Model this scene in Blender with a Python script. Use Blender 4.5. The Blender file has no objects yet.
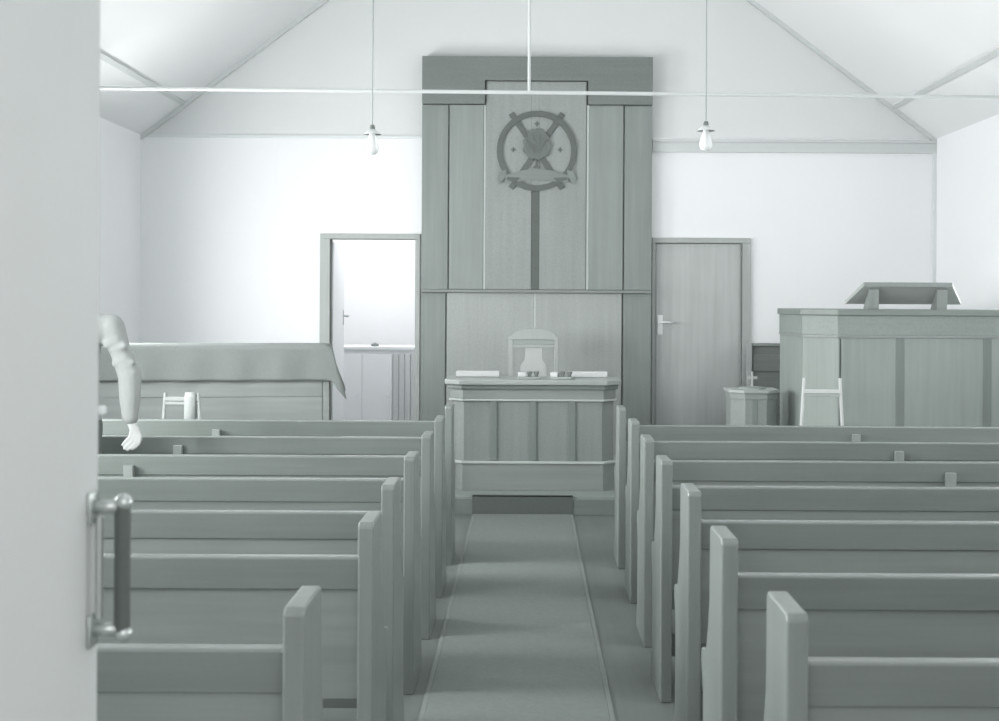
import bpy, bmesh, math, random
from mathutils import Vector, Matrix
random.seed(7)
S = bpy.context.scene
C = S.collection
PI = math.pi

# ------------------------------------------------------------------ materials
def lin(c):
    c /= 255.0
    return c / 12.92 if c <= 0.04045 else ((c + 0.055) / 1.055) ** 2.4
def col(r, g, b):
    m = (r + g + b) / 3.0            # the print's tone is nearly neutral
    return tuple(lin(m + .7 * (c - m)) for c in (r, g, b)) + (1.0,)

def nodes(name):
    m = bpy.data.materials.new(name); m.use_nodes = True
    nt = m.node_tree
    return m, nt, nt.nodes['Principled BSDF']

def mix_rgb(nt, fac, a, b):
    n = nt.nodes.new('ShaderNodeMix'); n.data_type = 'RGBA'
    nt.links.new(fac, n.inputs[0]); n.inputs[6].default_value = a; n.inputs[7].default_value = b
    return n.outputs[2]

def wood(name, base, var=0.12, grain='Z', rough=0.45, scale=1.0, spec=0.4, flecks=False):
    """wood with grain streaks along one object axis, offset per object"""
    m, nt, p = nodes(name)
    tc = nt.nodes.new('ShaderNodeTexCoord')
    oi = nt.nodes.new('ShaderNodeObjectInfo')
    mp = nt.nodes.new('ShaderNodeMapping')
    s = {'X': (1.2, 26, 26), 'Y': (26, 1.2, 26), 'Z': (26, 26, 1.2)}[grain]
    mp.inputs['Scale'].default_value = [v * scale for v in s]
    add = nt.nodes.new('ShaderNodeVectorMath'); add.operation = 'ADD'
    mul = nt.nodes.new('ShaderNodeVectorMath'); mul.operation = 'SCALE'
    mul.inputs[0].default_value = (13.0, 7.0, 9.0)
    nt.links.new(oi.outputs['Random'], mul.inputs['Scale'])
    nt.links.new(tc.outputs['Object'], add.inputs[0]); nt.links.new(mul.outputs[0], add.inputs[1])
    nt.links.new(add.outputs[0], mp.inputs['Vector'])
    nz = nt.nodes.new('ShaderNodeTexNoise'); nz.inputs['Scale'].default_value = 1.0
    nz.inputs['Detail'].default_value = 5; nz.inputs['Roughness'].default_value = 0.6
    nt.links.new(mp.outputs[0], nz.inputs['Vector'])
    big = nt.nodes.new('ShaderNodeTexNoise'); big.inputs['Scale'].default_value = 2.3
    big.inputs['Detail'].default_value = 2
    nt.links.new(add.outputs[0], big.inputs['Vector'])
    mx = nt.nodes.new('ShaderNodeMath'); mx.operation = 'MULTIPLY_ADD'
    nt.links.new(nz.outputs['Fac'], mx.inputs[0]); mx.inputs[1].default_value = 0.7
    sc2 = nt.nodes.new('ShaderNodeMath'); sc2.operation = 'MULTIPLY'; sc2.inputs[1].default_value = 0.3
    nt.links.new(big.outputs['Fac'], sc2.inputs[0]); nt.links.new(sc2.outputs[0], mx.inputs[2])
    fac = mx.outputs[0]
    if flecks:
        fl = nt.nodes.new('ShaderNodeTexNoise'); fl.inputs['Scale'].default_value = 70
        fl.inputs['Detail'].default_value = 3
        nt.links.new(add.outputs[0], fl.inputs['Vector'])
        m2 = nt.nodes.new('ShaderNodeMath'); m2.operation = 'MULTIPLY_ADD'
        nt.links.new(fl.outputs['Fac'], m2.inputs[0]); m2.inputs[1].default_value = 0.45
        s3 = nt.nodes.new('ShaderNodeMath'); s3.operation = 'MULTIPLY'; s3.inputs[1].default_value = 0.55
        nt.links.new(fac, s3.inputs[0]); nt.links.new(s3.outputs[0], m2.inputs[2])
        fac = m2.outputs[0]
    rng = nt.nodes.new('ShaderNodeMapRange')
    rng.inputs['From Min'].default_value = 0.3; rng.inputs['From Max'].default_value = 0.7
    nt.links.new(fac, rng.inputs['Value'])
    a = [max(0, v * (1 - var)) for v in base[:3]] + [1]
    b = [min(1, v * (1 + var)) for v in base[:3]] + [1]
    nt.links.new(mix_rgb(nt, rng.outputs[0], a, b), p.inputs['Base Color'])
    p.inputs['Roughness'].default_value = rough
    p.inputs['Specular IOR Level'].default_value = spec
    bp = nt.nodes.new('ShaderNodeBump'); bp.inputs['Strength'].default_value = 0.06
    bp.inputs['Distance'].default_value = 0.002
    nt.links.new(nz.outputs['Fac'], bp.inputs['Height']); nt.links.new(bp.outputs[0], p.inputs['Normal'])
    return m

def plain(name, base, rough=0.6, var=0.04, scale=8.0, spec=0.3, metal=0.0, bump=0.0):
    m, nt, p = nodes(name)
    tc = nt.nodes.new('ShaderNodeTexCoord')
    nz = nt.nodes.new('ShaderNodeTexNoise'); nz.inputs['Scale'].default_value = scale
    nz.inputs['Detail'].default_value = 4
    nt.links.new(tc.outputs['Object'], nz.inputs['Vector'])
    a = [max(0, v * (1 - var)) for v in base[:3]] + [1]
    b = [min(1, v * (1 + var)) for v in base[:3]] + [1]
    nt.links.new(mix_rgb(nt, nz.outputs['Fac'], a, b), p.inputs['Base Color'])
    p.inputs['Roughness'].default_value = rough
    p.inputs['Specular IOR Level'].default_value = spec
    p.inputs['Metallic'].default_value = metal
    if bump:
        bp = nt.nodes.new('ShaderNodeBump'); bp.inputs['Strength'].default_value = bump
        bp.inputs['Distance'].default_value = 0.004
        nt.links.new(nz.outputs['Fac'], bp.inputs['Height']); nt.links.new(bp.outputs[0], p.inputs['Normal'])
    return m

M = {}
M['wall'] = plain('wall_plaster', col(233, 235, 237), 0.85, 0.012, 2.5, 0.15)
M['gable'] = plain('gable_dim_board', col(213, 216, 216), 0.85, 0.015, 2.0, 0.15)  # ceiling-like colour, with the dim light up high greyed into it
M['ceiling'] = plain('ceiling_board', col(229, 231, 232), 0.85, 0.01, 2.0, 0.15)
M['white_trim'] = plain('white_trim_paint', col(214, 220, 221), 0.6, 0.02, 6)
M['band'] = plain('band_paint', col(200, 205, 205), 0.7, 0.02, 6)
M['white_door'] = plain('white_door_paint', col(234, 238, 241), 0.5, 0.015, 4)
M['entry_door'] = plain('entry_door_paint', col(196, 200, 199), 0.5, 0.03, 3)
M['floor'] = wood('floor_boards', col(108, 118, 113), 0.10, 'Y', 0.55, 0.6)
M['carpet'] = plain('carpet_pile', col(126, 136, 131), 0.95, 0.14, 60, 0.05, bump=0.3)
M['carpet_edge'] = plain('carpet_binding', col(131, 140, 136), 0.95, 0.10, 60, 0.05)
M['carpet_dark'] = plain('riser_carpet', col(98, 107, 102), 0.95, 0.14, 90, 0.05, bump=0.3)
M['pew_rail'] = wood('pew_rail_wood', col(121, 131, 126), 0.10, 'X', 0.22, 1.0, 0.6)
M['pew_panel'] = wood('pew_panel_wood', col(140, 150, 145), 0.12, 'X', 0.42, 0.8, 0.4)
M['pew_end'] = wood('pew_end_wood', col(122, 132, 127), 0.10, 'Z', 0.36, 1.0, 0.5)
M['pew_support'] = wood('pew_support_wood', col(138, 147, 143), 0.08, 'Z', 0.45)
M['oak'] = wood('oak_dim_panel_wood', col(143, 151, 148), 0.13, 'Z', 0.5, 0.9, 0.35, True)  # upper centre boards, weaker light put into the oak's colour
M['oak_lit'] = wood('oak_lit_panel_wood', col(159, 166, 163), 0.13, 'Z', 0.5, 0.9, 0.35, True)  # same oak as the upper boards, stronger light put into its colour
M['oak_mid'] = wood('oak_mid_wood', col(137, 147, 143), 0.11, 'Z', 0.5, 0.9, 0.35)
M['oak_h'] = wood('oak_rail_wood', col(136, 148, 143), 0.12, 'X', 0.5, 0.9, 0.35, True)
M['oak_head'] = wood('oak_header_wood', col(114, 123, 119), 0.12, 'X', 0.5, 0.9, 0.35, True)
M['oak_side'] = wood('oak_stile_wood', col(131, 141, 137), 0.11, 'Z', 0.5, 0.9, 0.35)
M['groove'] = plain('groove_ledge_tone', col(134, 142, 138), 0.7, 0.05, 10)  # plain tone shared by the panelling's backing and ledge
M['light_bead'] = wood('pale_bead_wood', col(182, 191, 187), 0.05, 'Z', 0.5)
M['emblem'] = wood('emblem_dark_wood', col(92, 101, 96), 0.08, 'X', 0.5, 1.0)
M['emblem_mid'] = wood('emblem_mid_wood', col(105, 114, 109), 0.12, 'Z', 0.5, 1.4)
M['banner'] = wood('banner_wood', col(124, 133, 129), 0.08, 'X', 0.5)
M['banner_end'] = wood('banner_end_wood', col(122, 134, 128), 0.08, 'X', 0.5)
M['altar_front'] = wood('altar_panel_wood', col(134, 143, 140), 0.12, 'Z', 0.5, 0.9, 0.35, True)
M['altar_rail'] = wood('altar_rail_wood', col(136, 145, 142), 0.10, 'X', 0.45, 0.9, 0.4)
M['altar_dark'] = wood('altar_moulding_wood', col(116, 128, 122), 0.08, 'X', 0.5)
M['altar_muntin'] = wood('altar_muntin_wood', col(117, 129, 123), 0.08, 'Z', 0.5)
M['altar_top'] = wood('altar_top_wood', col(158, 166, 163), 0.07, 'X', 0.35, 0.9, 0.5)
M['pulpit_front'] = wood('pulpit_panel_wood', col(141, 153, 147), 0.11, 'Z', 0.5, 0.9, 0.35)
M['pulpit_cap'] = wood('pulpit_cap_wood', col(122, 134, 128), 0.10, 'X', 0.45)
M['desk'] = wood('desk_board_wood', col(160, 167, 163), 0.07, 'X', 0.5)
M['door_wood'] = wood('door_veneer_wood', col(178, 184, 182), 0.12, 'Z', 0.5, 0.7, 0.35)
M['frame_wood'] = wood('door_frame_wood', col(166, 173, 170), 0.08, 'Z', 0.5)
M['frame_pale'] = wood('pale_frame_wood', col(162, 169, 167), 0.06, 'Z', 0.5)
M['chair_wood'] = wood('pale_chair_wood', col(196, 201, 199), 0.05, 'Z', 0.45)
M['minister_wood'] = wood('minister_chair_wood', col(164, 171, 168), 0.06, 'Z', 0.45)
M['minister_rail'] = wood('minister_rail_wood', col(150, 161, 157), 0.06, 'X', 0.45)
M['splat'] = wood('splat_wood', col(180, 186, 184), 0.05, 'Z', 0.45)
M['bench'] = wood('bench_dark_wood', col(112, 121, 116), 0.10, 'X', 0.5)
M['piano'] = wood('piano_case_wood', col(142, 150, 147), 0.12, 'X', 0.45, 0.8)
M['cloth'] = plain('piano_cloth', col(133, 141, 138), 0.95, 0.12, 120, 0.05, bump=0.2)
M['metal'] = plain('bright_metal', col(224, 228, 228), 0.3, 0.03, 10, 0.5, 0.4)
M['rod'] = plain('rod_paint', col(198, 203, 203), 0.5, 0.02, 8)
M['cord'] = plain('cord_flex', col(150, 160, 157), 0.7, 0.03, 8)
M['holder'] = plain('lamp_holder', col(112, 122, 118), 0.5, 0.03, 20)
M['grip'] = plain('handle_grip', col(82, 91, 86), 0.4, 0.05, 20)
M['handle_pale'] = plain('handle_metal', col(176, 186, 182), 0.25, 0.06, 30, 0.5, 0.5)
M['paper'] = plain('white_paper', col(200, 204, 204), 0.7, 0.01, 6)
M['paper_grey'] = plain('grey_rim', col(112, 122, 118), 0.5, 0.04, 20)
M['porcelain'] = plain('enamel_shade', col(208, 212, 212), 0.3, 0.01, 6)
M['towel'] = plain('towel_cloth', col(168, 175, 173), 0.9, 0.06, 40, 0.1, bump=0.2)
M['sleeve'] = plain('grey_knit', col(164, 170, 168), 0.9, 0.08, 40, 0.1, bump=0.3)
M['trousers'] = plain('trouser_cloth', col(110, 120, 116), 0.9, 0.06, 40, 0.1)
M['skin'] = plain('skin', col(198, 202, 200), 0.5, 0.02, 20)
M['hair'] = plain('hair', col(100, 108, 104), 0.6, 0.2, 90)
M['eye'] = plain('eye', col(70, 78, 76), 0.2, 0.0, 5)
M['shoe'] = plain('shoe_leather', col(84, 92, 88), 0.4, 0.04, 30)
M['stone'] = plain('outside_concrete', col(180, 186, 184), 0.9, 0.06, 5)

def glass_mat(name, tint, alpha):
    m = bpy.data.materials.new(name); m.use_nodes = True
    nt = m.node_tree; nt.nodes.clear()
    out = nt.nodes.new('ShaderNodeOutputMaterial')
    t = nt.nodes.new('ShaderNodeBsdfTransparent'); t.inputs[0].default_value = tint
    g = nt.nodes.new('ShaderNodeBsdfGlossy'); g.inputs['Roughness'].default_value = 0.05
    mx = nt.nodes.new('ShaderNodeMixShader'); mx.inputs[0].default_value = alpha
    nt.links.new(t.outputs[0], mx.inputs[1]); nt.links.new(g.outputs[0], mx.inputs[2])
    nt.links.new(mx.outputs[0], out.inputs[0])
    return m
M['pane'] = glass_mat('window_glass', (0.97, 0.98, 0.98, 1), 0.05)

def bulb_mat():
    m, nt, p = nodes('bulb_glass')
    p.inputs['Base Color'].default_value = col(244, 247, 248)
    p.inputs['Roughness'].default_value = 0.15
    p.inputs['Transmission Weight'].default_value = 0.25
    return m
M['bulb'] = bulb_mat()

# ------------------------------------------------------------------ mesh helpers
def add_box(bm, x0, x1, y0, y1, z0, z1, bev=0.0):
    t = bmesh.new()
    bmesh.ops.create_cube(t, size=1)
    for v in t.verts:
        v.co = Vector(((x0 + x1) / 2 + v.co.x * (x1 - x0), (y0 + y1) / 2 + v.co.y * (y1 - y0), (z0 + z1) / 2 + v.co.z * (z1 - z0)))
    if bev > 0:
        b = min(bev, 0.45 * min(abs(x1 - x0), abs(y1 - y0), abs(z1 - z0)))
        bmesh.ops.bevel(t, geom=t.edges[:], offset=b, segments=2, profile=0.5, affect='EDGES')
    merge(bm, t)

def merge(bm, t, mat=None):
    if mat is not None: bmesh.ops.transform(t, matrix=mat, verts=t.verts[:])
    me = bpy.data.meshes.new('tmp'); t.to_mesh(me); t.free()
    bm.from_mesh(me); bpy.data.meshes.remove(me)

def add_prism(bm, pts, axis, a0, a1, bev=0.0):
    """polygon pts (u,v) extruded along axis from a0 to a1. axis X: (y,z); Y: (x,z); Z: (x,y)"""
    t = bmesh.new()
    f = {'X': lambda u, v, a: (a, u, v), 'Y': lambda u, v, a: (u, a, v), 'Z': lambda u, v, a: (u, v, a)}[axis]
    lo = [t.verts.new(f(u, v, a0)) for u, v in pts]
    hi = [t.verts.new(f(u, v, a1)) for u, v in pts]
    t.faces.new(lo); t.faces.new(hi)
    n = len(pts)
    for i in range(n):
        t.faces.new((lo[i], lo[(i + 1) % n], hi[(i + 1) % n], hi[i]))
    bmesh.ops.recalc_face_normals(t, faces=t.faces[:])
    if bev > 0:
        bmesh.ops.bevel(t, geom=t.edges[:], offset=bev, segments=2, profile=0.5, affect='EDGES', clamp_overlap=True)
    merge(bm, t)

def add_tube(bm, pts, r, seg=12, r1=None):
    pts = [Vector(p) for p in pts]
    for i in range(len(pts) - 1):
        a, b = pts[i], pts[i + 1]
        d = b - a
        t = bmesh.new()
        ra = r if r1 is None else r + (r1 - r) * i / (len(pts) - 1)
        rb = r if r1 is None else r + (r1 - r) * (i + 1) / (len(pts) - 1)
        bmesh.ops.create_cone(t, cap_ends=True, segments=seg, radius1=ra, radius2=rb, depth=d.length)
        merge(bm, t, Matrix.Translation((a + b) / 2) @ d.to_track_quat('Z', 'Y').to_matrix().to_4x4())
        if 0 < i:
            s = bmesh.new(); bmesh.ops.create_uvsphere(s, u_segments=seg, v_segments=6, radius=ra)
            merge(bm, s, Matrix.Translation(a))

def add_lathe(bm, prof, seg=24, center=(0, 0, 0), phase=0.0):
    t = bmesh.new()
    rings = []
    for r, z in prof:
        rings.append([t.verts.new((center[0] + r * math.cos(phase + 2 * PI * k / seg), center[1] + r * math.sin(phase + 2 * PI * k / seg), center[2] + z)) for k in range(seg)])
    for a, b in zip(rings, rings[1:]):
        for k in range(seg):
            t.faces.new((a[k], a[(k + 1) % seg], b[(k + 1) % seg], b[k]))
    if prof[0][0] > 1e-4: t.faces.new(rings[0])
    if prof[-1][0] > 1e-4: t.faces.new(rings[-1])
    bmesh.ops.remove_doubles(t, verts=t.verts[:], dist=1e-5)
    bmesh.ops.recalc_face_normals(t, faces=t.faces[:])
    merge(bm, t)

def obj(name, bm, mat, parent=None, smooth=False):
    me = bpy.data.meshes.new(name); bm.to_mesh(me); bm.free()
    if smooth:
        for p in me.polygons: p.use_smooth = True
    me.materials.append(mat)
    o = bpy.data.objects.new(name, me); C.objects.link(o)
    if parent: o.parent = parent
    return o
def box(name, dims, mat, parent=None, bev=0.003):
    bm = bmesh.new(); add_box(bm, *dims, bev=bev)
    return obj(name, bm, mat, parent)
def prism(name, pts, axis, a0, a1, mat, parent=None, bev=0.0):
    bm = bmesh.new(); add_prism(bm, pts, axis, a0, a1, bev)
    return obj(name, bm, mat, parent)
def tube(name, pts, r, mat, parent=None, seg=12, r1=None):
    bm = bmesh.new(); add_tube(bm, pts, r, seg, r1)
    return obj(name, bm, mat, parent, False)
def thing(name, label, cat, loc=(0, 0, 0), rz=0.0, group=None):
    o = bpy.data.objects.new(name, None); C.objects.link(o)
    o.empty_display_size = 0.1
    o.location = loc; o.rotation_euler = (0, 0, rz)
    return tag(o, label, cat, group)
def tag(o, label, cat, group=None):
    o['label'] = label; o['category'] = cat
    if group: o['group'] = group
    return o
def struct(o):
    o['kind'] = 'structure'
    return o
def copy_tree(o, parent=None):
    c = o.copy(); C.objects.link(c)
    if parent: c.parent = parent
    for ch in list(o.children): copy_tree(ch, c)
    return c

# ------------------------------------------------------------------ the room (camera at origin, looking along +Y, floor z=0)
XL, XR, YB, YF = -3.31, 3.476, 1.2, 12.0
XM = (XL + XR) / 2; ZP = 2.91; SL = 0.75; ZR = ZP + SL * (XR - XM)
DL = (-1.69, -0.956, 2.03)      # left doorway
DR = (1.085, 1.827, 2.01)       # right doorway
T = 0.12
struct(box('floor', (XL - T, XR + T, -1.5, 14.6, -0.12, 0.0), M['floor'], bev=0))
struct(box('ground', (-9, 9, -9, -1.5, -0.3, -0.12), M['stone'], bev=0))

bm = bmesh.new()     # wall with two doorways
for x0, x1, z0, z1 in ((XL - T, DL[0], 0, ZP), (DL[0], DL[1], DL[2], ZP), (DL[1], DR[0], 0, ZP), (DR[0], DR[1], DR[2], ZP), (DR[1], XR + T, 0, ZP)):
    add_box(bm, x0, x1, YF, YF + T, z0, z1)
struct(tag(obj('wall_front', bm, M['wall']), 'white wall behind the altar with two doorways', 'wall'))
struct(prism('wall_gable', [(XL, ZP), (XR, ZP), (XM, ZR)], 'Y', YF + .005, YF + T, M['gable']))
struct(box('trim_1', (XL, -0.915, YF - 0.012, YF, ZP - 0.02, ZP + 0.005), M['white_trim'], bev=0.002))
bm = bmesh.new()
add_box(bm, 1.055, XR, YF - 0.03, YF, ZP - 0.125, ZP - 0.04, 0.002)
add_box(bm, 1.055, XR, YF - 0.045, YF, ZP - 0.04, ZP - 0.02, 0.002)
struct(obj('trim_2', bm, M['band']))
for i, x in enumerate((-2.16, 2.306)):
    struct(box('trim_%d' % (3 + i), (x - 0.006, x + 0.006, YF - 0.0015, YF, 0.1, ZP - 0.13), M['wall'], bev=0.001))
struct(box('trim_5', (XR - 0.03, XR, YF - 0.03, YF, 0.1, ZP - 0.125), M['white_trim'], bev=0.002))

# side walls with window openings
WL = [(2.5, 3.5), (4.7, 5.7), (6.9, 7.9), (9.2, 10.3)]
WR = [(2.5, 3.5), (4.7, 5.7), (6.9, 7.9), (9.3, 10.3)]  # last window is an unseen addition, brightening the left front corner
ZS, ZH = 1.0, 2.35
def side_wall(name, x0, x1, wins):
    bm = bmesh.new(); y = YB
    for a, b in wins:
        add_box(bm, x0, x1, y, a, 0, ZP)
        add_box(bm, x0, x1, a, b, 0, ZS); add_box(bm, x0, x1, a, b, ZH, ZP)
        y = b
    add_box(bm, x0, x1, y, YF, 0, ZP)
    struct(obj(name, bm, M['wall']))
side_wall('wall_left', XL - T, XL, WL)
side_wall('wall_right', XR, XR + T, WR)
n = 0
for x, wins in ((XL - T / 2, WL), (XR + T / 2, WR)):
    for a, b in wins:
        n += 1
        bm = bmesh.new()
        for y0, y1, z0, z1 in ((a, a + .05, ZS, ZH), (b - .05, b, ZS, ZH), (a + .05, b - .05, ZS, ZS + .05), (a + .05, b - .05, ZH - .05, ZH), ((a + b) / 2 - .015, (a + b) / 2 + .015, ZS + .05, ZH - .05)):
            add_box(bm, x - 0.03, x + 0.03, y0, y1, z0, z1, 0.003)
        w = struct(obj('window_%d' % n, bm, M['white_trim']))
        box('pane', (x - 0.002, x + 0.002, a + .05, b - .05, ZS + .05, ZH - .05), M['pane'], w, 0)
# back wall with the wide entrance the camera looks through
bm = bmesh.new()
EX0, EX1, EZ = -0.66, 0.60, 2.12
add_box(bm, XL - T, EX0, YB - T, YB, 0, ZP); add_box(bm, EX1, XR + T, YB - T, YB, 0, ZP)
add_box(bm, EX0, EX1, YB - T, YB, EZ, ZP)
add_prism(bm, [(XL, ZP), (XR, ZP), (XM, ZR)], 'Y', YB - T, YB)
struct(obj('wall_back', bm, M['wall']))
# ceiling, two slopes
bm = bmesh.new()
t = 0.1
add_prism(bm, [(XL - .12, ZP - .09), (XM, ZR), (XM, ZR + t), (XL - .12, ZP - .09 + t)], 'Y', YB - T, YF + T)
add_prism(bm, [(XM, ZR), (XR + .12, ZP - .09), (XR + .12, ZP - .09 + t), (XM, ZR + t)], 'Y', YB - T, YF + T)
struct(obj('ceiling', bm, M['ceiling']))
for i, s in enumerate((-1, 1)):
    for j, dx in enumerate((3.03, 1.5)):
        x = XM + s * dx; z = ZR - SL * dx
        bm = bmesh.new()
        add_box(bm, -0.022, 0.022, YB, YF, -0.014, 0.004, 0.002)
        bmesh.ops.transform(bm, matrix=Matrix.Translation((x, 0, z)) @ Matrix.Rotation(s * math.atan(SL), 4, 'Y'), verts=bm.verts[:])
        struct(obj('trim_%d' % (6 + 2 * i + j), bm, M['band']))
    # cornice along the gable slope
    bm = bmesh.new()
    e = 0.035
    xe = XL if s < 0 else XR
    add_prism(bm, [(xe, ZP), (XM, ZR), (XM, ZR - e * 1.25), (xe, ZP - e * 1.25)], 'Y', YF - 0.03, YF)
    struct(obj('trim_%d' % (10 + i), bm, M['band']))

# chancel platform
struct(box('platform_step', (-0.905, 1.045, 9.9, 11.88, 0.0, 0.13), M['oak_h'], bev=0.004))

struct(box('trim_12', (-.905, 1.045, 9.888, 9.9, 0.0, 0.112), M['altar_dark'], bev=.002))
# room beyond the left doorway
V0, V1, VY = -2.6, -0.3, 14.4
bm = bmesh.new()
add_box(bm, V0 - .1, V0, YF + T, VY, 0, 2.6)
add_box(bm, V1, V1 + .1, YF + T, VY, 0, 2.6)
add_box(bm, V0 - .1, V1 + .1, VY, VY + .1, 0, 2.6)
struct(obj('wall_vestry', bm, M['wall']))
struct(box('ceiling_vestry', (V0 - .1, V1 + .1, YF + T, VY + .1, 2.6, 2.7), M['ceiling'], bev=0))

# door frames
def door_frame(x0, x1, zt, w, right_w):
    bm = bmesh.new()
    y0, y1 = YF - 0.03, YF + T
    add_box(bm, x0 - w, x0, y0, y1, 0, zt, 0.004)
    add_box(bm, x1, x1 + right_w, y0, y1, 0, zt, 0.004)
    add_box(bm, x0 - w, x1 + right_w, y0, y1, zt, zt + 0.045, 0.004)
    # stop strip
    add_box(bm, x0, x0 + 0.012, YF + .03, YF + .05, 0, zt, 0.001)
    add_box(bm, x1 - 0.012, x1, YF + .03, YF + .05, 0, zt, 0.001)
    return bm
d2 = struct(obj('door_2', door_frame(DL[0], DL[1], DL[2], 0.085, 0.035), M['frame_wood']))
def lever(parent, x, y, z, s, mat):
    bm = bmesh.new()
    add_box(bm, x - .022, x + .022, y - .008, y, z - .11, z + .06, .003)
    obj('escutcheon', bm, mat, parent)
    bm = bmesh.new()
    add_tube(bm, [(x, y - .004, z), (x, y - .055, z), (x + s * .10, y - .055, z - .004)], .009, 10)
    obj('door_handle', bm, mat, parent, True)
# leaf swung into the room beyond
leaf_bm = bmesh.new(); add_box(leaf_bm, DL[0] - 0.028, DL[0] + 0.010, YF + T + .004, YF + T + .73, 0.01, 2.01, 0.003)
lf = obj('door_leaf', leaf_bm, M['white_door'], d2)
bm = bmesh.new()
xh = DL[0] + .010
add_box(bm, xh, xh + .006, YF + .76, YF + .79, 1.28, 1.42, .002)
add_tube(bm, [(xh, YF + .78, 1.365), (xh + .05, YF + .78, 1.365), (xh + .05, YF + .68, 1.36)], .008, 10)
obj('door_handle', bm, M['handle_pale'], lf)
d3 = struct(obj('door_3', door_frame(DR[0], DR[1], DR[2], 0.03, 0.068), M['frame_wood']))
lf = box('door_leaf', (DR[0] + .004, DR[1] - .004, YF + .0, YF + .04, 0.01, DR[2] - .004), M['door_wood'], d3, 0.003)
lever(lf, DR[0] + .045, YF, 1.335, 1, M['metal'])
box('pale_edge', (DR[0] + .0045, DR[0] + .016, YF - .004, YF + .0, .02, DR[2] - .01), M['frame_pale'], lf, .001)
box('pale_edge', (DR[1] - .03, DR[1] - .016, YF - .004, YF + .0, .02, DR[2] - .01), M['frame_pale'], lf, .001)

# cupboard in the vestry
cup = thing('cupboard', 'white low cupboard beyond the open doorway on the left', 'cupboard', (-1.15, 13.3, 0))
box('body', (-.72, .34, .03, .50, 0.05, 1.04), M['white_door'], cup)
box('plinth', (-.70, .32, .06, .48, 0, .05), M['white_trim'], cup)
box('top', (-.75, .36, 0, .52, 1.04, 1.07), M['white_door'], cup)
for a, b in ((-.70, -.42), (-.418, -.135)):
    d = box('door', (a, b, .01, .029, .09, 1.0), M['white_door'], cup)
    box('knob', (b - .05, b - .03, -.008, .01, .60, .62), M['white_door'], d)
bm = bmesh.new()
for k in range(8):
    add_box(bm, -.125 + k * .056, -.125 + k * .056 + .052, .012, .028, .06, 1.0, .004)
obj('planked_side', bm, M['band'], cup)
bm = bmesh.new()
add_lathe(bm, [(.0, 0), (.03, 0), (.040, .008), (.036, .02), (.018, .028), (.008, .034), (.0, .036)], 20)
o = obj('small_dish', bm, M['holder'], None, True); o.location = (-1.46, 13.42, 1.07)
tag(o, 'small dark dish on top of the white cupboard beyond the left doorway', 'dish')

# ------------------------------------------------------------------ wooden panelling behind the altar
rp = thing('reredos', 'tall grey oak panelling on the wall behind the altar', 'panelling', (0, 11.895, 0))
RX0, RX1, RT = -.905, 1.045, 3.575
box('backing', (RX0, RX1, .03, .10, .132, RT), M['groove'], rp, 0)
def vboard(x0, x1, z0, z1, m, y=0.0):
    return box('board', (x0, x1, y, .03, z0, z1), m, rp, .004)
z1 = 3.168; zl = 1.605
# upper tier
vboard(RX0, -.682, zl, z1, M['oak_side'], .008)
vboard(-.671, -.382, zl, z1, M['oak_mid'])
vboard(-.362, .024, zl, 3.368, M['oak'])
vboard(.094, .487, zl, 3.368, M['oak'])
vboard(.508, .800, zl, z1, M['oak_mid'])
vboard(.811, RX1, zl, z1, M['oak_side'], .008)
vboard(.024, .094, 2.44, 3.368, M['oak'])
box('dark_strip', (.024, .094, .006, .03, zl, 2.44), M['emblem'], rp, .002)
for x in (-.372, .4995):
    box('pale_bead', (x - .008, x + .008, .004, .03, zl, z1), M['light_bead'], rp, .002)
bm = bmesh.new()
add_prism(bm, [(RX0, 3.172), (-.372, 3.172), (-.372, 3.372), (.50, 3.372), (.50, 3.172), (RX1, 3.172), (RX1, RT), (RX0, RT)], 'Y', -.025, .03, .003)
obj('header', bm, M['oak_head'], rp)
box('ledge', (RX0 - .0, RX1 + .0, -.035, .03, 1.578, 1.602), M['groove'], rp, .003)
# lower tier
zb = .13
vboard(RX0, -.699, zb, 1.575, M['oak_side'], .008)
vboard(-.687, .052, zb, 1.575, M['oak_lit'])
vboard(.06, .793, zb, 1.575, M['oak_lit'])
vboard(.806, RX1, zb, 1.575, M['oak_side'], .008)
box('pale_bead', (.05, .064, .002, .03, 1.26, 1.575), M['light_bead'], rp, .001)

# emblem
em = thing('wall_emblem', 'round dark emblem with crossed beams and bush on the oak panelling', 'emblem', (.068, 11.894, 2.779))
em.scale = (1, .45, 1)
def ring(bm, r0, r1, y0, y1, seg=64):
    t = bmesh.new(); vs = []
    for k in range(seg):
        a = 2 * PI * k / seg
        vs.append([t.verts.new((r * math.cos(a), y, r * math.sin(a))) for r, y in ((r0, y0), (r1, y0), (r1, y1), (r0, y1))])
    for k in range(seg):
        a, b = vs[k], vs[(k + 1) % seg]
        for j in range(4): t.faces.new((a[j], a[(j + 1) % 4], b[(j + 1) % 4], b[j]))
    bmesh.ops.recalc_face_normals(t, faces=t.faces[:]); merge(bm, t)
bm = bmesh.new(); ring(bm, .291, .339, -.03, 0)
obj('ring', bm, M['emblem'], em)
for s in (-1, 1):
    a = math.radians(55.5)
    bm = bmesh.new(); add_box(bm, -.385, .385, -.022, 0, -.024, .024, .003)
    bmesh.ops.transform(bm, matrix=Matrix.Rotation(s * a, 4, 'Y'), verts=bm.verts[:])
    obj('beam', bm, M['emblem'], em)
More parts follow.
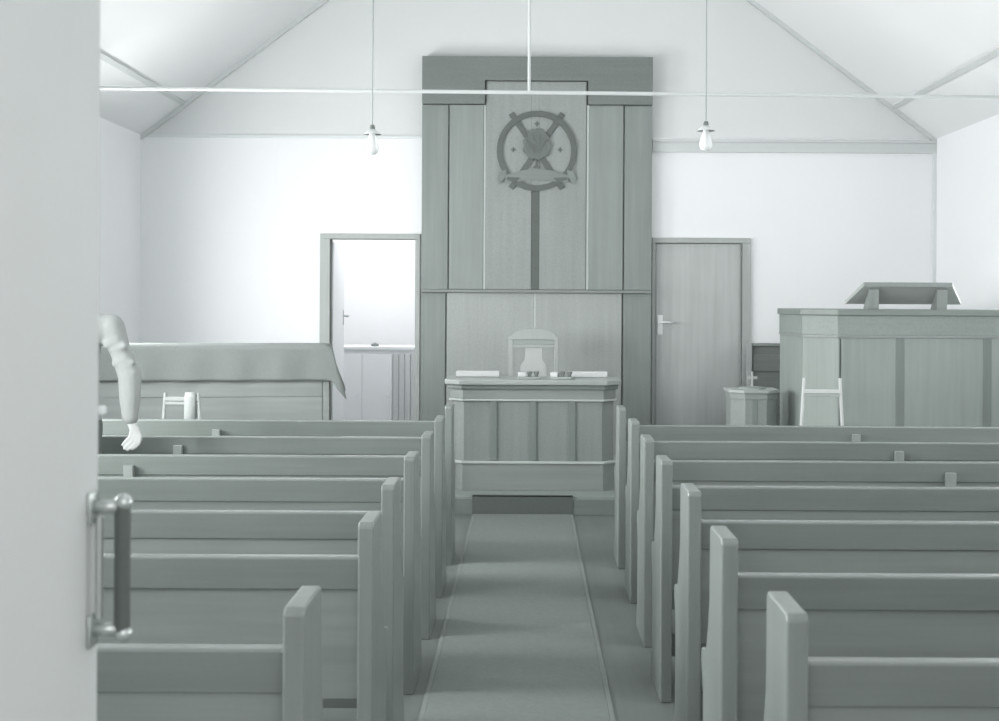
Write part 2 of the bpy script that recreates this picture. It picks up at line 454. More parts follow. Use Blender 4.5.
# bush: lobed disc with flame tips
pts = []
for k in range(72):
    a = 2 * PI * k / 72
    r = .118 + .007 * math.cos(9 * a)
    if .28 * PI < a < .72 * PI: r += .028 * abs(math.sin(11 * a))
    pts.append((r * math.cos(a), .045 + r * math.sin(a)))
bm = bmesh.new(); add_prism(bm, pts, 'Y', -.045, 0)
bush = obj('bush', bm, M['emblem_mid'], em)
for k in range(7):
    a = PI * (.14 + .12 * k)
    p = [(0, -.04), (.035 * math.cos(a + 1.3), -.02 + .035 * math.sin(a + 1.3)), (.105 * math.cos(a), .02 + .105 * math.sin(a)), (.035 * math.cos(a - 1.3), -.02 + .035 * math.sin(a - 1.3))]
    bm = bmesh.new(); add_prism(bm, [(x, z + .03) for x, z in p], 'Y', -.052 - .0012 * k, -.0449)
    obj('flame_leaf', bm, M['emblem_mid'] if k % 2 else M['emblem'], bush)
bm = bmesh.new(); add_prism(bm, [(-.006, -.06), (.006, -.06), (.012, -.12), (.03, -.135), (.03, -.145), (-.03, -.145), (-.03, -.135), (-.012, -.12)], 'Y', -.028, 0)
obj('stem', bm, M['emblem'], em)
for x, z in ((0, .23), (-.198, .01), (.198, .01)):
    bm = bmesh.new()
    add_prism(bm, [(x, z + .026), (x + .009, z + .009), (x + .026, z), (x + .009, z - .009), (x, z - .026), (x - .009, z - .009), (x - .026, z), (x - .009, z + .009)], 'Y', -.012, 0)
    obj('small_cross', bm, M['emblem'], em)
# banner ribbon over the lower arc
def ribbon(bm, line, y0, y1):
    for (xa, ta, ba), (xb, tb, bb) in zip(line, line[1:]):
        add_prism(bm, [(xa, ta), (xb, tb), (xb, bb), (xa, ba)], 'Y', y0, y1)
line = []
for k in range(13):
    u = -1 + 2 * k / 12
    x = u * .265
    line.append((x, -.185 + .035 * math.cos(u * 2.2) , -.25 + .035 * math.cos(u * 2.2) - .03 * (1 - u * u)))
bm = bmesh.new(); ribbon(bm, line, -.044, -.031)
ban = obj('banner', bm, M['banner'], em)
for s in (-1, 1):
    bm = bmesh.new()
    add_prism(bm, [(s * .255, -.16), (s * .31, -.175), (s * .335, -.24), (s * .315, -.285), (s * .285, -.25), (s * .262, -.215)], 'Y', -.038, -.0305)
    obj('banner_end', bm, M['banner_end'] if s > 0 else M['banner'], ban)
    bm = bmesh.new()
    add_prism(bm, [(s * .25, -.222), (s * .255, -.245), (s * .18, -.275), (s * .14, -.228)], 'Y', -.049, -.0445)
    obj('banner_fold', bm, M['emblem'], ban)

# ------------------------------------------------------------------ altar
def cant_poly(x0, x1, y0, y1, c, cy):
    return [(x0 + c, y0), (x1 - c, y0), (x1, y0 + cy), (x1, y1), (x0, y1), (x0, y0 + cy)]
al = thing('altar_table', 'panelled oak altar table with canted corners on the platform', 'altar', (.04, 10.2, .13))
AW = .606
def layer(name, grow, z0, z1, mat, parent, bev=.003, y1=.52):
    return prism(name, cant_poly(-AW - grow, AW + grow, -grow, y1 + (grow if grow > 0 else 0), .095 + grow * .4, .10 + grow * .4), 'Z', z0, z1, mat, parent, bev)
layer('base', .0, 0, .196, M['altar_rail'], al)
layer('base_moulding', .012, .196, .214, M['light_bead'], al)
layer('body', -.014, .214, .65, M['altar_front'], al)
for x in (-.285, .0, .285):
    box('muntin', (x - .024, x + .024, -.002, .02,   .218, .65), M['altar_muntin'], al, .002)
layer('frieze_moulding', .008, .65, .664, M['light_bead'], al)
layer('frieze', .0, .664, .735, M['altar_rail'], al)
layer('cove', .016, .735, .768, M['altar_dark'], al, .004)
layer('top', .04, .768, .803, M['altar_top'], al, .006)
ZA = .13 + .803
# things on the altar
def booklet(x, y, label, w=.325, rz=0.0, t=.045):
    r = thing('service_book', label, 'book', (x, y, ZA), rz)
    box('pages', (-w / 2, w / 2, -.05, .05, .002, t), M['paper'], r, .006)
    box('cover', (-w / 2 - .003, w / 2 + .003, -.054, .054, 0, .003), M['paper_grey'], r, .001)
    return r
booklet(-.375, 10.60, 'long white folded book on the left half of the altar')
booklet(.455, 10.60, 'long white folded book on the right end of the altar', .29)
def dish(x, y, label, rz):
    r = thing('offering_tray', label, 'tray', (x, y, ZA), rz)
    bm = bmesh.new(); add_box(bm, -.085, .085, -.06, .06, 0, .018, .006); obj('tray', bm, M['minister_rail'], r)
    b = box('card', (-.08, -.025, -.05, .03, .018, .05), M['paper'], r, .004)
    for k, xx in enumerate((.005, .055)):
        bm = bmesh.new()
        add_lathe(bm, [(.0, .018), (.017, .018), (.012, .024), (.022, .055), (.019, .055), (.010, .028), (0, .028)], 20, (xx, -.01 + .015 * k, 0))
        obj('cup', bm, M['paper_grey'], r, True)
    return r
dish(.01, 10.36, 'small tray with white card and two cups before the high-backed chair', 0.0)
dish(.255, 10.36, 'small tray with white card and cups right of the chair on altar', -.25)

# minister's chair behind the altar
mc = thing('minister_chair', 'pale high-backed wooden chair with vase splat behind the altar', 'chair', (.047, 11.2, .13))
for s in (-1, 1):
    box('post', (s * .182 - .017, s * .182 + .017, 0, .035, 0, 1.075), M['minister_wood'], mc, .004)
    box('leg', (s * .182 - .02, s * .182 + .02, -.40, -.36, 0, .44), M['minister_wood'], mc, .004)
    box('side_rail', (s * .182 - .012, s * .182 + .012, -.36, 0, .36, .42), M['minister_rail'], mc, .003)
bm = bmesh.new()
cr = [(-.199, 1.07), (.199, 1.07), (.199, 1.098), (.172, 1.102), (.162, 1.125), (.15, 1.128)]
cr += [(.142 * math.cos(a), 1.13 + .028 * math.sin(a)) for a in [PI * k / 10 for k in range(1, 10)]]
cr += [(-.15, 1.128), (-.162, 1.125), (-.172, 1.102), (-.199, 1.098)]
add_prism(bm, cr, 'Y', -.004, .036, .003); obj('crest', bm, M['minister_wood'], mc)
box('back_rail', (-.165, .165, .004, .03, 1.028, 1.07), M['minister_rail'], mc, .003)
box('back_moulding', (-.165, .165, -.002, .03, 1.005, 1.028), M['minister_wood'], mc, .003)
bm = bmesh.new()
half = [(.068, 1.005), (.068, .93), (.072, .905), (.10, .87), (.105, .845), (.105, .72), (.09, .60), (.055, .55), (.05, .45)]
add_prism(bm, half + [(-x, z) for x, z in reversed(half)], 'Y', .008, .026, .002); obj('splat', bm, M['splat'], mc)
box('seat', (-.215, .215, -.41, .0, .42, .45), M['minister_wood'], mc, .006)

# carpet on aisle, riser, platform
cp = thing('aisle_carpet', 'long grey carpet runner down the aisle floor', 'carpet', (0, 0, 0))
bm = bmesh.new(); add_box(bm, -.365, .302, 2.2, 9.879, .0005, .009, .002); obj('pile', bm, M['carpet'], cp)
for x0, x1 in ((-.385, -.365), (.302, .322)):
    bm = bmesh.new(); add_box(bm, x0, x1, 2.2, 9.879, .0005, .008, .002); obj('edge_binding', bm, M['carpet_edge'], cp)
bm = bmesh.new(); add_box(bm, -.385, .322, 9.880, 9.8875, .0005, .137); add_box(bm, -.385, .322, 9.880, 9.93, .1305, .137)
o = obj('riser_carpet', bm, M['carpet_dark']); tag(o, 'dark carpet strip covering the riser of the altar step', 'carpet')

# ------------------------------------------------------------------ pews
def pew_end_profile():
    p = [(0, 0), (0, .895), (.012, .907), (.218, .907), (.23, .895), (.235, .70), (.262, .63), (.30, .565), (.345, .545), (.395, .54), (.408, .525),
         (.408, .49), (.385, .465), (.365, .42), (.36, .25), (.37, .12), (.405, .07), (.41, 0)]
    return p
def build_pew(s, L, label, y, dx=0.0, dz=0.0):
    x0 = (.49 if s > 0 else -.428) + dx
    r = thing('pew', label, 'pew', (x0, y, 0), 0, 'church pews')
    X = lambda a, b: (min(s * a, s * b), max(s * a, s * b))
    for a in (0, L - .042):
        bm = bmesh.new(); u, v = X(a, a + .042)
        add_prism(bm, pew_end_profile(), 'X', u, v, .005); obj('end_panel', bm, M['pew_end'], r)
    u, v = X(.0405, L - .0405)
    prism('top_rail', [(.060, .725 + dz), (.052, .810 + dz), (.057, .815 + dz), (.093, .815 + dz), (.098, .810 + dz), (.102, .725 + dz)], 'X', u, v, M['pew_rail'], r, .003)
    prism('back_panel', [(.070, .726 + dz), (.092, .726 + dz), (.150, .40), (.128, .40)], 'X', u, v, M['pew_panel'], r)
    prism('seat', [(.135, .405), (.135, .43), (.44, .445), (.452, .438), (.452, .415), (.44, .405)], 'X', u, v, M['pew_rail'], r, .003)
    prism('stretcher', [(.30, .10), (.30, .19), (.322, .19), (.322, .10)], 'X', u, v, M['pew_rail'], r, .002)
    mx = L / 2 - (.055 if s > 0 else 0)
    u, v = X(mx - .022, mx + .022)
    prism('centre_support', [(.020, 0), (.028, .762), (.056, .762), (.062, .70), (.1235, .406), (.40, .404), (.40, .34), (.36, .30), (.36, 0)], 'X', u, v, M['pew_support'], r, .003)
    return r
ordl = ['nearest pew left of the aisle, cut off beside the open entrance door', 'second pew from the camera on the left of the aisle', 'third pew from the camera on the left of the aisle',
        'middle pew of the seven on the left of the aisle', 'third pew from the piano on the left of the aisle', 'second pew from the piano, in the left block of pews',
        'front pew of the left block, just before the cloth-covered piano']
ordr = ['nearest pew right of the aisle, only its end post top showing', 'second pew from the camera on the right of the aisle', 'third pew from the camera on the right of the aisle',
        'middle pew of the seven on the right of the aisle', 'third pew from the pulpit on the right of the aisle', 'second pew from the pulpit, in the right block of pews',
        'front pew of the right block, just before the pulpit and pale chair']
for n in range(7):
    build_pew(-1, 2.70, 'dark wooden ' + ordl[n], 2.71 + .88 * n + (0, .17, .06, 0, 0, 0, 0)[n], (0, .018, 0, 0, 0, 0, 0)[n], (0, -.01, -.004, 0, -.008, -.008, 0)[n])
    build_pew(1, 2.80, 'dark wooden ' + ordr[n], 2.65 + .88 * n + (.03, 0, 0, -.03, -.06, -.06, -.03)[n], (.007, 0, .016, .013, .020, .027, .024)[n], (-.012, -.009, -.009, -.010, -.008, -.010, -.010)[n])

# ------------------------------------------------------------------ entrance door leaf in the foreground, open
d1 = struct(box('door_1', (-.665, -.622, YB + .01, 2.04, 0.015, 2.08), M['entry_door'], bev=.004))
hd = 2.005
gx = -.622
h = tube('pull_handle', [(gx + .045, hd, 1.022), (gx + .045, hd, 1.212)], .0115, M['grip'], d1, 16)
for z in (1.205, 1.03):
    bm = bmesh.new()
    add_box(bm, gx, gx + .006, hd - .02, hd + .02, z - .025, z + .022, .003)
    add_tube(bm, [(gx, hd, z), (gx + .046, hd, z)], .010, 12)
    s = bmesh.new(); bmesh.ops.create_uvsphere(s, u_segments=16, v_segments=10, radius=.013)
    merge(bm, s, Matrix.Translation((gx + .047, hd, z + (.006 if z > 1.1 else -.006))))
    obj('handle_bracket', bm, M['handle_pale'], h, True)
tube('handle_rod', [(gx + .012, hd, 1.045), (gx + .012, hd, 1.19)], .006, M['handle_pale'], h, 10)
box('latch', (-.625, -.614, 2.036, 2.052, 1.333, 1.346), M['white_trim'], d1, .003)

# ------------------------------------------------------------------ piano with cloth
PRZ = math.radians(8.2)
PLOC = (-1.325 - .797 * math.cos(PRZ), 9.4 - .797 * math.sin(PRZ), 0)
pn = thing('piano', 'upright wooden piano with its back to the pews at left', 'piano', PLOC, PRZ)
box('case', (-.78, .77, .03, .40, .10, 1.17), M['piano'], pn, .004)
box('lid', (-.80, .79, -.0, .43, 1.17, 1.195), M['piano'], pn, .005)
for s in (-1, 1):
    box('side_panel', (s * .775 - .022, s * .775 + .022, .0, .42, .0, 1.17), M['piano'], pn, .004)
    box('leg', (s * .70 - .03, s * .70 + .03, .60, .66, 0, .62), M['piano'], pn, .006)
box('key_bed', (-.75, .75, .40, .68, .62, .78), M['piano'], pn, .006)
bm = bmesh.new()
for z0 in (.14, .32, .50, .68, .86): add_box(bm, -.75, .75, .012, .031, z0, z0 + .178, .0015)
obj('back_panel', bm, M['piano'], pn)
# cloth: grid over the top, hanging on the back with a loose corner
bm = bmesh.new()
nx, ny = 60, 40
W0, W1 = -.83, .86
vs = {}
for i in range(nx + 1):
    for j in range(ny + 1):
        u = i / nx; v = j / ny
        x = W0 + (W1 - W0) * u
        sl = v * .67                       # arc length from the far edge
        d = max(0.0, sl - .44)
        if d == 0: y, z = .435 - sl, 1.2
        else:
            wav = .010 * math.sin(x * 21 + 1) * min(1, d / .15)
            y, z = -.024 + wav, 1.2 - d
        if x > .80:                        # overhang at the right, loose corner lowest
            k = (x - .80) / .06
            z -= k * (.08 + .22 * min(1, sl / .44)) * (1 - d / .40)
            x = .80 + .010 + .10 * k * (.3 + .7 * min(1, (1.2 - z) / .36)) * min(1, .25 + sl / .5)
            y -= .02 * k * (1 if d else 0)
        vs[i, j] = bm.verts.new((x, y, z))
for i in range(nx):
    for j in range(ny): bm.faces.new((vs[i, j], vs[i + 1, j], vs[i + 1, j + 1], vs[i, j + 1]))
bmesh.ops.recalc_face_normals(bm, faces=bm.faces[:])
cl = obj('piano_cloth', bm, M['cloth'], None, True); cl.location = PLOC; cl.rotation_euler = (0, 0, PRZ)
tag(cl, 'grey cloth draped over the piano top, corner hanging by left doorway', 'cloth')
so = cl.modifiers.new('thickness', 'SOLIDIFY'); so.thickness = .006; so.offset = 1

# ------------------------------------------------------------------ pulpit, desk, font, bench, chairs
pu = thing('pulpit', 'large panelled oak pulpit with canted corner at the right wall', 'pulpit', (1.908, 9.5, 0))
PW = 3.42 - 1.908
def pl(name, grow, z0, z1, mat, bev=.003):
    c = .188; cy = .25
    pts = [(c - grow * .4, -grow), (PW - c + grow * .4, -grow), (PW + grow, cy - grow * .4), (PW + grow, 1.13), (-grow, 1.13), (-grow, cy - grow * .4)]
    return prism(name, pts, 'Z', z0, z1, mat, pu, bev)
pl('body', .0, 0.08, 1.28, M['pulpit_front'])
pl('plinth', .006, 0, .08, M['oak_h'])
pl('moulding', .008, 1.268, 1.286, M['altar_rail'])
pl('frieze', .006, 1.286, 1.42, M['oak_h'])
pl('cap', .022, 1.42, 1.463, M['pulpit_cap'], .006)
for x in (.61, 1.20):
    box('muntin', (x - .03, x + .03, -.002, .02, .08, 1.268), M['altar_muntin'], pu, .002)
box('corner_bead', (.205 - .006, .205 + .006, -.0, .02, .08, 1.268), M['altar_rail'], pu, .002)
# reading desk
rd = thing('reading_desk', 'dark sloping reading board on brackets on top of the pulpit', 'lectern', (2.685, 9.62, 1.463))
bm = bmesh.new()
t = bmesh.new()
# board: near edge high, far edge low
A = [(-.395, -.04, .158), (.21, -.04, .158), (.31, .10, .035), (-.49, .10, .035)]
lo = [t.verts.new(p) for p in A]; hi = [t.verts.new((x, y + .008, z + .026)) for x, y, z in A]
t.faces.new(lo[::-1]); t.faces.new(hi)
for i in range(4): t.faces.new((lo[i], lo[(i + 1) % 4], hi[(i + 1) % 4], hi[i]))
bmesh.ops.recalc_face_normals(t, faces=t.faces[:]); merge(bm, t)
obj('board', bm, M['desk'], rd)
box('edge_strip', (-.39, .205, -.048, -.0405, .153, .183), M['oak_mid'], rd, .002)
for x in (-.325, .14):
    prism('bracket', [(-.03, 0), (.12, 0), (.12, .010), (.03, .088), (-.03, .143), (-.045, .133)], 'X', x - .035, x + .035, M['oak_mid'], rd, .003)

ft = thing('baptismal_font', 'small eight-sided wooden font standing left of the pulpit', 'font', (1.612, 10.08, 0))
fp = lambda g: cant_poly(-.165 - g, .165 + g, -.165 - g, .165 + g, .09 + g * .4, .10 + g * .4)
prism('base', fp(.012), 'Z', 0, .08, M['oak_mid'], ft, .003)
prism('body', fp(.0), 'Z', .08, .82, M['altar_front'], ft, .002)
prism('frieze', fp(.006), 'Z', .82, .862, M['altar_rail'], ft, .002)
prism('rim', fp(.018), 'Z', .862, .885, M['altar_top'], ft, .004)
bm = bmesh.new(); add_lathe(bm, [(.10, .885), (.095, .898), (.03, .905), (.0, .906)], 24); obj('lid', bm, M['oak_mid'], ft)
bm = bmesh.new(); add_box(bm, -.007, .007, -.007, .007, .90, 1.01, .003); add_box(bm, -.035, .035, -.006, .006, .955, .975, .003); obj('lid_cross', bm, M['minister_wood'], ft)
box('muntin', (-.026, .014, -.168, -.157, .08, .82), M['altar_muntin'], ft, .002)

bn = thing('wooden_bench', 'dark high-backed bench between the right door and the pulpit', 'bench', (1.86, 11.5, 0))
box('back', (.0, 1.5, .30, .33, .30, 1.14), M['bench'], bn, .003)
bm = bmesh.new()
for z in (.93, .75, .57): add_box(bm, .03, 1.47, .288, .30, z, z + .14, .004)
obj('back_boards', bm, M['bench'], bn)
box('top_rail', (-.0, 1.5, .28, .34, 1.14, 1.165), M['oak_side'], bn, .003)
box('seat', (.03, 1.47, -.08, .30, .42, .45), M['bench'], bn, .004)
for x in (.0, 1.46):
    box('end_post', (x - .02, x + .02, .27, .335, 0, 1.17), M['frame_pale'], bn, .004)
    box('leg', (x - .0, x + .04, -.08, -.03, 0, .42), M['bench'], bn, .004)
    box('arm', (x - .015, x + .025, -.08, .28, .66, .69), M['frame_pale'], bn, .004)

def side_chair(loc, label, w, zt, rail, mats, rz=0.0):
    r = thing('small_chair', label, 'chair', loc, rz)
    for s in (-1, 1):
        tube('back_post', [(s * (w / 2 + .055), 0, 0), (s * (w / 2 + .028), 0, .5), (s * (w / 2), 0, zt)], .0135, mats, r, 10, .0105)
        tube('leg', [(s * (w / 2 + .05), .30, 0), (s * (w / 2 + .03), .27, .44)], .013, mats, r, 10)
        tube('side_stretcher', [(s * (w / 2 + .045), .0, .2), (s * (w / 2 + .042), .29, .2)], .008, mats, r, 8)
    box('top_rail', (-w / 2 - .004, w / 2 + .004, -.012, .010, rail - .022, rail + .004), mats, r, .004)
    box('lower_rail', (-w / 2 - .006, w / 2 + .006, -.008, .008, rail - .045, rail - .027), M['minister_wood'], r, .003)
    box('seat', (-w / 2 - .055, w / 2 + .055, .0, .31, .44, .465), mats, r, .006)
    return r
side_chair((1.913, 9.13, 0), 'pale spindly wooden chair standing in front of the pulpit', .232, 1.015, .938, M['chair_wood'])
side_chair((-2.16, 8.78, 0), 'small chair with thin posts behind the left pews, before the piano', .205, .92, .892, M['frame_pale'])
bm = bmesh.new()
prof = [(-.022, .66), (-.020, .895), (.0, .925), (.018, .895), (.020, .76)]
for (y0, z0), (y1, z1_) in zip(prof, prof[1:]):
    t = bmesh.new()
    va = [t.verts.new(p) for p in ((-.038, y0, z0), (.036, y0, z0), (.034, y1, z1_), (-.034, y1, z1_))]
    t.faces.new(va); merge(bm, t)
bmesh.ops.remove_doubles(bm, verts=bm.verts[:], dist=.004)
bmesh.ops.recalc_face_normals(bm, faces=bm.faces[:])
o = obj('hand_towel', bm, M['towel'], None, True); o.location = (-2.105, 8.78, .0)
so = o.modifiers.new('thickness', 'SOLIDIFY'); so.thickness = .004
tag(o, 'pale cloth hung over the back rail of the small left chair', 'cloth')

# ------------------------------------------------------------------ tie rod and pendants
tr = thing('tie_rod', 'long thin pale tie rod crossing the room near the ceiling', 'rod', (XM, 9.57, ZP + .034))
tube('rod', [(XL - XM, 0, .0), (XR - XM, 0, -.035)], .013, M['rod'], tr, 12)
tube('hanger', [(-.083, 0, -.012), (-.083, 0, ZR - ZP - .094)], .0105, M['rod'], tr, 12)
def pendant(x, label, zb):
    r = thing('pendant_lamp', label, 'lamp', (x, 7.0, zb), 0, 'pendant lamps')
    zc = ZR - SL * abs(x - XM) - zb
    tube('cord', [(0, 0, .115), (0, 0, zc)], .0035, M['cord'], r, 8)
    bm = bmesh.new(); add_lathe(bm, [(0, .122), (.010, .12), (.014, .105), (.014, .095), (0, .095)], 16); obj('lamp_holder', bm, M['holder'], r, True)
    bm = bmesh.new(); add_lathe(bm, [(.012, .1), (.044, .074), (.045, .072), (.012, .094)], 24); obj('lamp_shade', bm, M['porcelain'], r, True)
    bm = bmesh.new(); add_lathe(bm, [(.012, .094), (.014, .08), (.018, .06), (.026, .035), (.032, .012), (.032, -.004), (.026, -.018), (.014, -.026), (0, -.028)], 24); obj('bulb', bm, M['bulb'], r, True)
    return r
pendant(.882, 'pendant lamp hanging at right of the panelling, above the dark door', 2.285)
pendant(-.78, 'pendant lamp hanging at left of the panelling, above the open doorway', 2.258)

# ------------------------------------------------------------------ person behind the open entrance door
def blob(segs, voxel, name, mat, parent, smooth_it=4):
    """union of round tapered segments merged into one continuous surface"""
    bm = bmesh.new()
    for seg in segs:
        p0, r0, p1, r1 = Vector(seg[0]), seg[1], Vector(seg[2]), seg[3]
        sc = seg[4] if len(seg) > 4 else (1, 1, 1)
        n = max(2, int((p1 - p0).length / (0.14 * min(r0, r1))) + 1)
        for k in range(n):
            u = k / (n - 1); p = p0.lerp(p1, u); r = r0 + (r1 - r0) * u
            s = bmesh.new(); bmesh.ops.create_icosphere(s, subdivisions=3 if r > .05 else 2, radius=r)
            merge(bm, s, Matrix.Translation(p) @ Matrix.Diagonal((*sc, 1)))
    o = obj(name, bm, mat, parent, True)
    rm = o.modifiers.new('remesh', 'REMESH'); rm.mode = 'VOXEL'; rm.voxel_size = voxel; rm.use_smooth_shade = True
    sm = o.modifiers.new('smooth', 'SMOOTH'); sm.factor = .5; sm.iterations = smooth_it
    dg = bpy.context.evaluated_depsgraph_get(); dg.update()
    me = bpy.data.meshes.new_from_object(o.evaluated_get(dg))
    o.modifiers.clear(); o.data = me
    for p in me.polygons: p.use_smooth = True
    if not me.materials: me.materials.append(mat)
    return o
per = thing('person', 'person in pale knitted long sleeves behind the open entrance door, arm hanging', 'person', (-2.27, 6.86, 0))
SH = (.235, 0, 1.365); EL = (.328, .0, 1.13); WR_ = (.334, -.01, .912)
LS = (-.19, 0, 1.375); LE = (-.26, .02, 1.10); LW = (-.27, .06, .87)
body = [
    ((0, 0, .95), .13, (0, 0, 1.10), .12, (1.1, .8, 1)), ((0, 0, 1.10), .12, (0, 0, 1.28), .13, (1.15, .8, 1)),
    ((-.13, 0, 1.375), .055, (.16, 0, 1.375), .055), ((0, 0, 1.38), .055, (0, .012, 1.48), .05),
    ((0, .01, 1.565), .078, (0, -.012, 1.575), .084, (1, 1.12, 1.22)), ((0, .04, 1.505), .046, (0, .046, 1.485), .034, (1.2, 1, 1)),
    ((0, .082, 1.572), .009, (0, .104, 1.54), .012), ((-.018, .076, 1.506), .008, (.018, .076, 1.506), .008),
    ((-.084, .0, 1.575), .014, (-.086, -.008, 1.545), .012, (.6, 1, 1.3)), ((.084, .0, 1.575), .014, (.086, -.008, 1.545), .012, (.6, 1, 1.3)),
    (SH, .046, EL, .036), (EL, .035, WR_, .024), (LS, .046, LE, .036), (LE, .035, LW, .024),
    ((.095, 0, .90), .085, (.10, .01, .50), .055), ((.10, .01, .50), .052, (.10, -.01, .09), .035), ((.10, -.01, .05), .036, (.105, .14, .035), .028),
    ((-.095, 0, .90), .085, (-.10, .01, .50), .055), ((-.10, .01, .50), .052, (-.10, -.01, .09), .035), ((-.10, -.01, .05), .036, (-.105, .14, .035), .028),
]
def hand(wrist, palm_end, across, tipdir, sp, lens, thumb_dir):
    """palm as a flattened segment, four bent fingers, thumb from the side of the palm"""
    w, k, ac, td = Vector(wrist), Vector(palm_end), Vector(across).normalized(), Vector(tipdir).normalized()
    out = []
    for q in (-1.5, -.5, .5, 1.5): out.append((w + ac * .008 * q, .017, k + ac * sp * q, .0125))
    pd = (k - w).normalized()
    for q, L in zip((-1.5, -.5, .5, 1.5), lens):
        a = k + ac * sp * q; b = a + (pd * .45 + td * .55).normalized() * L * .42
        c = b + td * L * .33; e = c + (td * .9 - pd * .1 + ac * (-.08 * q)).normalized() * L * .25
        out += [(a, .0105, b, .0095), (b, .0095, c, .0088), (c, .0088, e, .0075)]
    th = Vector(thumb_dir).normalized()
    t0 = w.lerp(k, .3) - ac * sp * 1.7; t1 = t0 + th * .035; t2 = t1 + (th + pd * .9).normalized() * .033
    out += [(w.lerp(k, .2), .016, t0, .013), (t0, .012, t1, .0105), (t1, .0105, t2, .0085)]
    return out
# right hand: knuckles out to the right, fingers pointing down and back towards the body
body += hand(WR_, (.366, -.02, .852), (-.70, -.12, .70), (-.68, -.05, -.73), .019, (.074, .094, .100, .092), (-.45, -.25, -.85))
body += hand(LW, (-.275, .08, .785), (0, -.95, .25), (.1, .1, -1), .019, (.075, .095, .1, .085), (.1, .7, -.6))
bo = blob(body, .0045, 'body', M['skin'], per, 3)
top = [
    ((0, 0, .91), .165, (0, 0, 1.08), .150, (1.15, .88, .7)), ((0, 0, 1.08), .150, (0, 0, 1.27), .158, (1.15, .85, 1)),
    ((0, 0, 1.27), .158, (0, 0, 1.33), .135, (1.18, .85, .8)),
    ((-.15, 0, 1.36), .078, (.17, 0, 1.355), .078), ((0, 0, 1.38), .085, (0, 0, 1.415), .068),
    (SH, .066, tuple(Vector(SH).lerp(Vector(EL), .5)), .050), (tuple(Vector(SH).lerp(Vector(EL), .5)), .050, EL, .056), (EL, .056, tuple(Vector(EL).lerp(Vector(WR_), .5)), .052),
    (tuple(Vector(EL).lerp(Vector(WR_), .5)), .052, tuple(Vector(EL).lerp(Vector(WR_), .93)), .041),
    (LS, .068, LE, .055), (LE, .055, tuple(Vector(LE).lerp(Vector(LW), .93)), .041)]
for k in range(5):   # folds on the upper sleeve
    c = Vector(SH).lerp(Vector(EL), (.30, .44, .66, .78, .97)[k]) + Vector(((-.012, .014, -.006, .016, .006)[k], .003 * k - .002, 0))
    top.append((c + Vector((-.027, -.040, (-.016, -.004, -.020, .002, -.016)[k])), .017, c + Vector((.024, -.042, (.014, .016, .004, .016, .010)[k])), .018))
blob(top, .009, 'jumper', M['sleeve'], per, 5)
trs = [((0, 0, .92), .11, (0, 0, .88), .13, (1.25, .9, 1)),
       ((.095, 0, .88), .10, (.10, .01, .50), .075), ((.10, .01, .50), .073, (.10, -.01, .10), .062),
       ((-.095, 0, .88), .10, (-.10, .01, .50), .075), ((-.10, .01, .50), .073, (-.10, -.01, .10), .062)]
blob(trs, .010, 'trousers', M['trousers'], per, 4)
for s in (-1, 1):
    blob([((s * .10, -.03, .052), .044, (s * .105, .10, .042), .040), ((s * .105, .10, .042), .040, (s * .108, .17, .034), .032), ((s * .10, -.05, .02), .02, (s * .108, .18, .02), .02, (1.8, 1, 1))], .007, 'shoe', M['shoe'], per, 3)
    s_ = bmesh.new(); bmesh.ops.create_uvsphere(s_, u_segments=12, v_segments=8, radius=.012)
    bmesh.ops.translate(s_, verts=s_.verts[:], vec=(s * .030, .083, 1.572)); obj('eye', s_, M['eye'], per, True)
blob([((0, -.03, 1.60), .088, (0, -.035, 1.58), .09, (1, 1.08, 1.1)), ((0, .0, 1.64), .07, (0, .04, 1.645), .05), ((0, -.06, 1.55), .07, (0, -.06, 1.50), .05, (1.15, .8, 1))], .008, 'hair', M['hair'], per, 3)

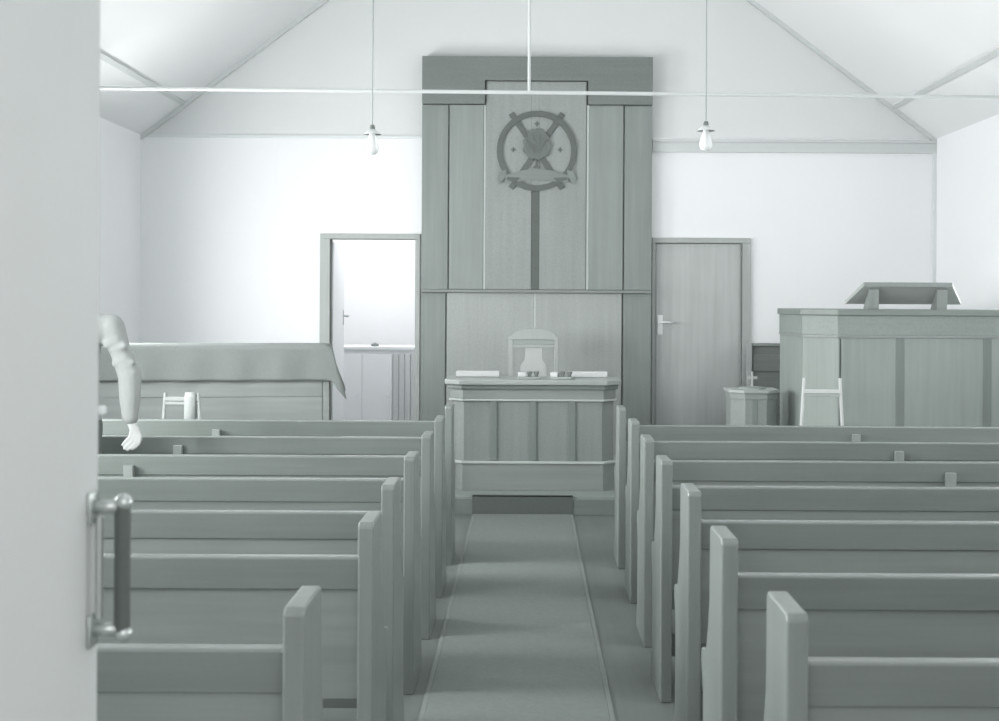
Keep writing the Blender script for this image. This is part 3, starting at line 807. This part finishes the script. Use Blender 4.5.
# ------------------------------------------------------------------ light
w = bpy.data.worlds.new('world'); S.world = w; w.use_nodes = True
bgn = w.node_tree.nodes['Background']
bgn.inputs[0].default_value = (1.0, .985, .985, 1); bgn.inputs[1].default_value = 1.2
def area(name, loc, direction, sx, sy, power, color=(1.0, .985, .985)):
    l = bpy.data.lights.new(name, 'AREA'); l.shape = 'RECTANGLE'; l.size = sx; l.size_y = sy; l.energy = power; l.color = color
    o = bpy.data.objects.new(name, l); C.objects.link(o); o.location = loc
    o.rotation_euler = Vector(direction).to_track_quat('-Z', 'Z').to_euler()
    return o
PWL = [190, 215, 255, 175]
for i, (a, b) in enumerate(WL): area('daylight', (XL - .16, (a + b) / 2, (ZS + ZH) / 2), (1, 0, 0), b - a, ZH - ZS, PWL[i])
PWR = [50, 38, 48, 38]  # last lamp belongs to the added window, for the left corner
for i, (a, b) in enumerate(WR): area('daylight', (XR + .16, (a + b) / 2, (ZS + ZH) / 2), (-1, 0, 0), b - a, ZH - ZS, PWR[i])
area('vestry_daylight', (-1.5, 13.2, 2.55), (0, 0, -1), 1.2, 1.6, 30)
area('entrance_daylight', (0, -.9, 2.3), (0, 1, -.15), 2.2, 1.6, 38)

# ------------------------------------------------------------------ camera and film
F = 1405.0
cam = bpy.data.cameras.new('camera'); co = bpy.data.objects.new('camera', cam); C.objects.link(co)
cam.sensor_width = 36; cam.lens = 36 * F / 999
co.location = (0, 0, 1.5); co.rotation_euler = (PI / 2, 0, 0)
co.rotation_euler = (Matrix.Rotation(PI / 2, 3, 'X') @ Matrix.Rotation(math.radians(.3), 3, 'Z')).to_euler()
cam.shift_x = -(528 - 499.5) / 999; cam.shift_y = -(360.5 - 302) / 999
cam.clip_start = .05
cam.dof.use_dof = True; cam.dof.focus_distance = 8.0; cam.dof.aperture_fstop = 7.0
S.camera = co
S.view_settings.view_transform = 'Standard'; S.view_settings.look = 'None'
S.view_settings.exposure = -0.04; S.view_settings.gamma = 1.0
S.cycles.use_denoising = True
S.cycles.max_bounces = 10; S.cycles.diffuse_bounces = 6
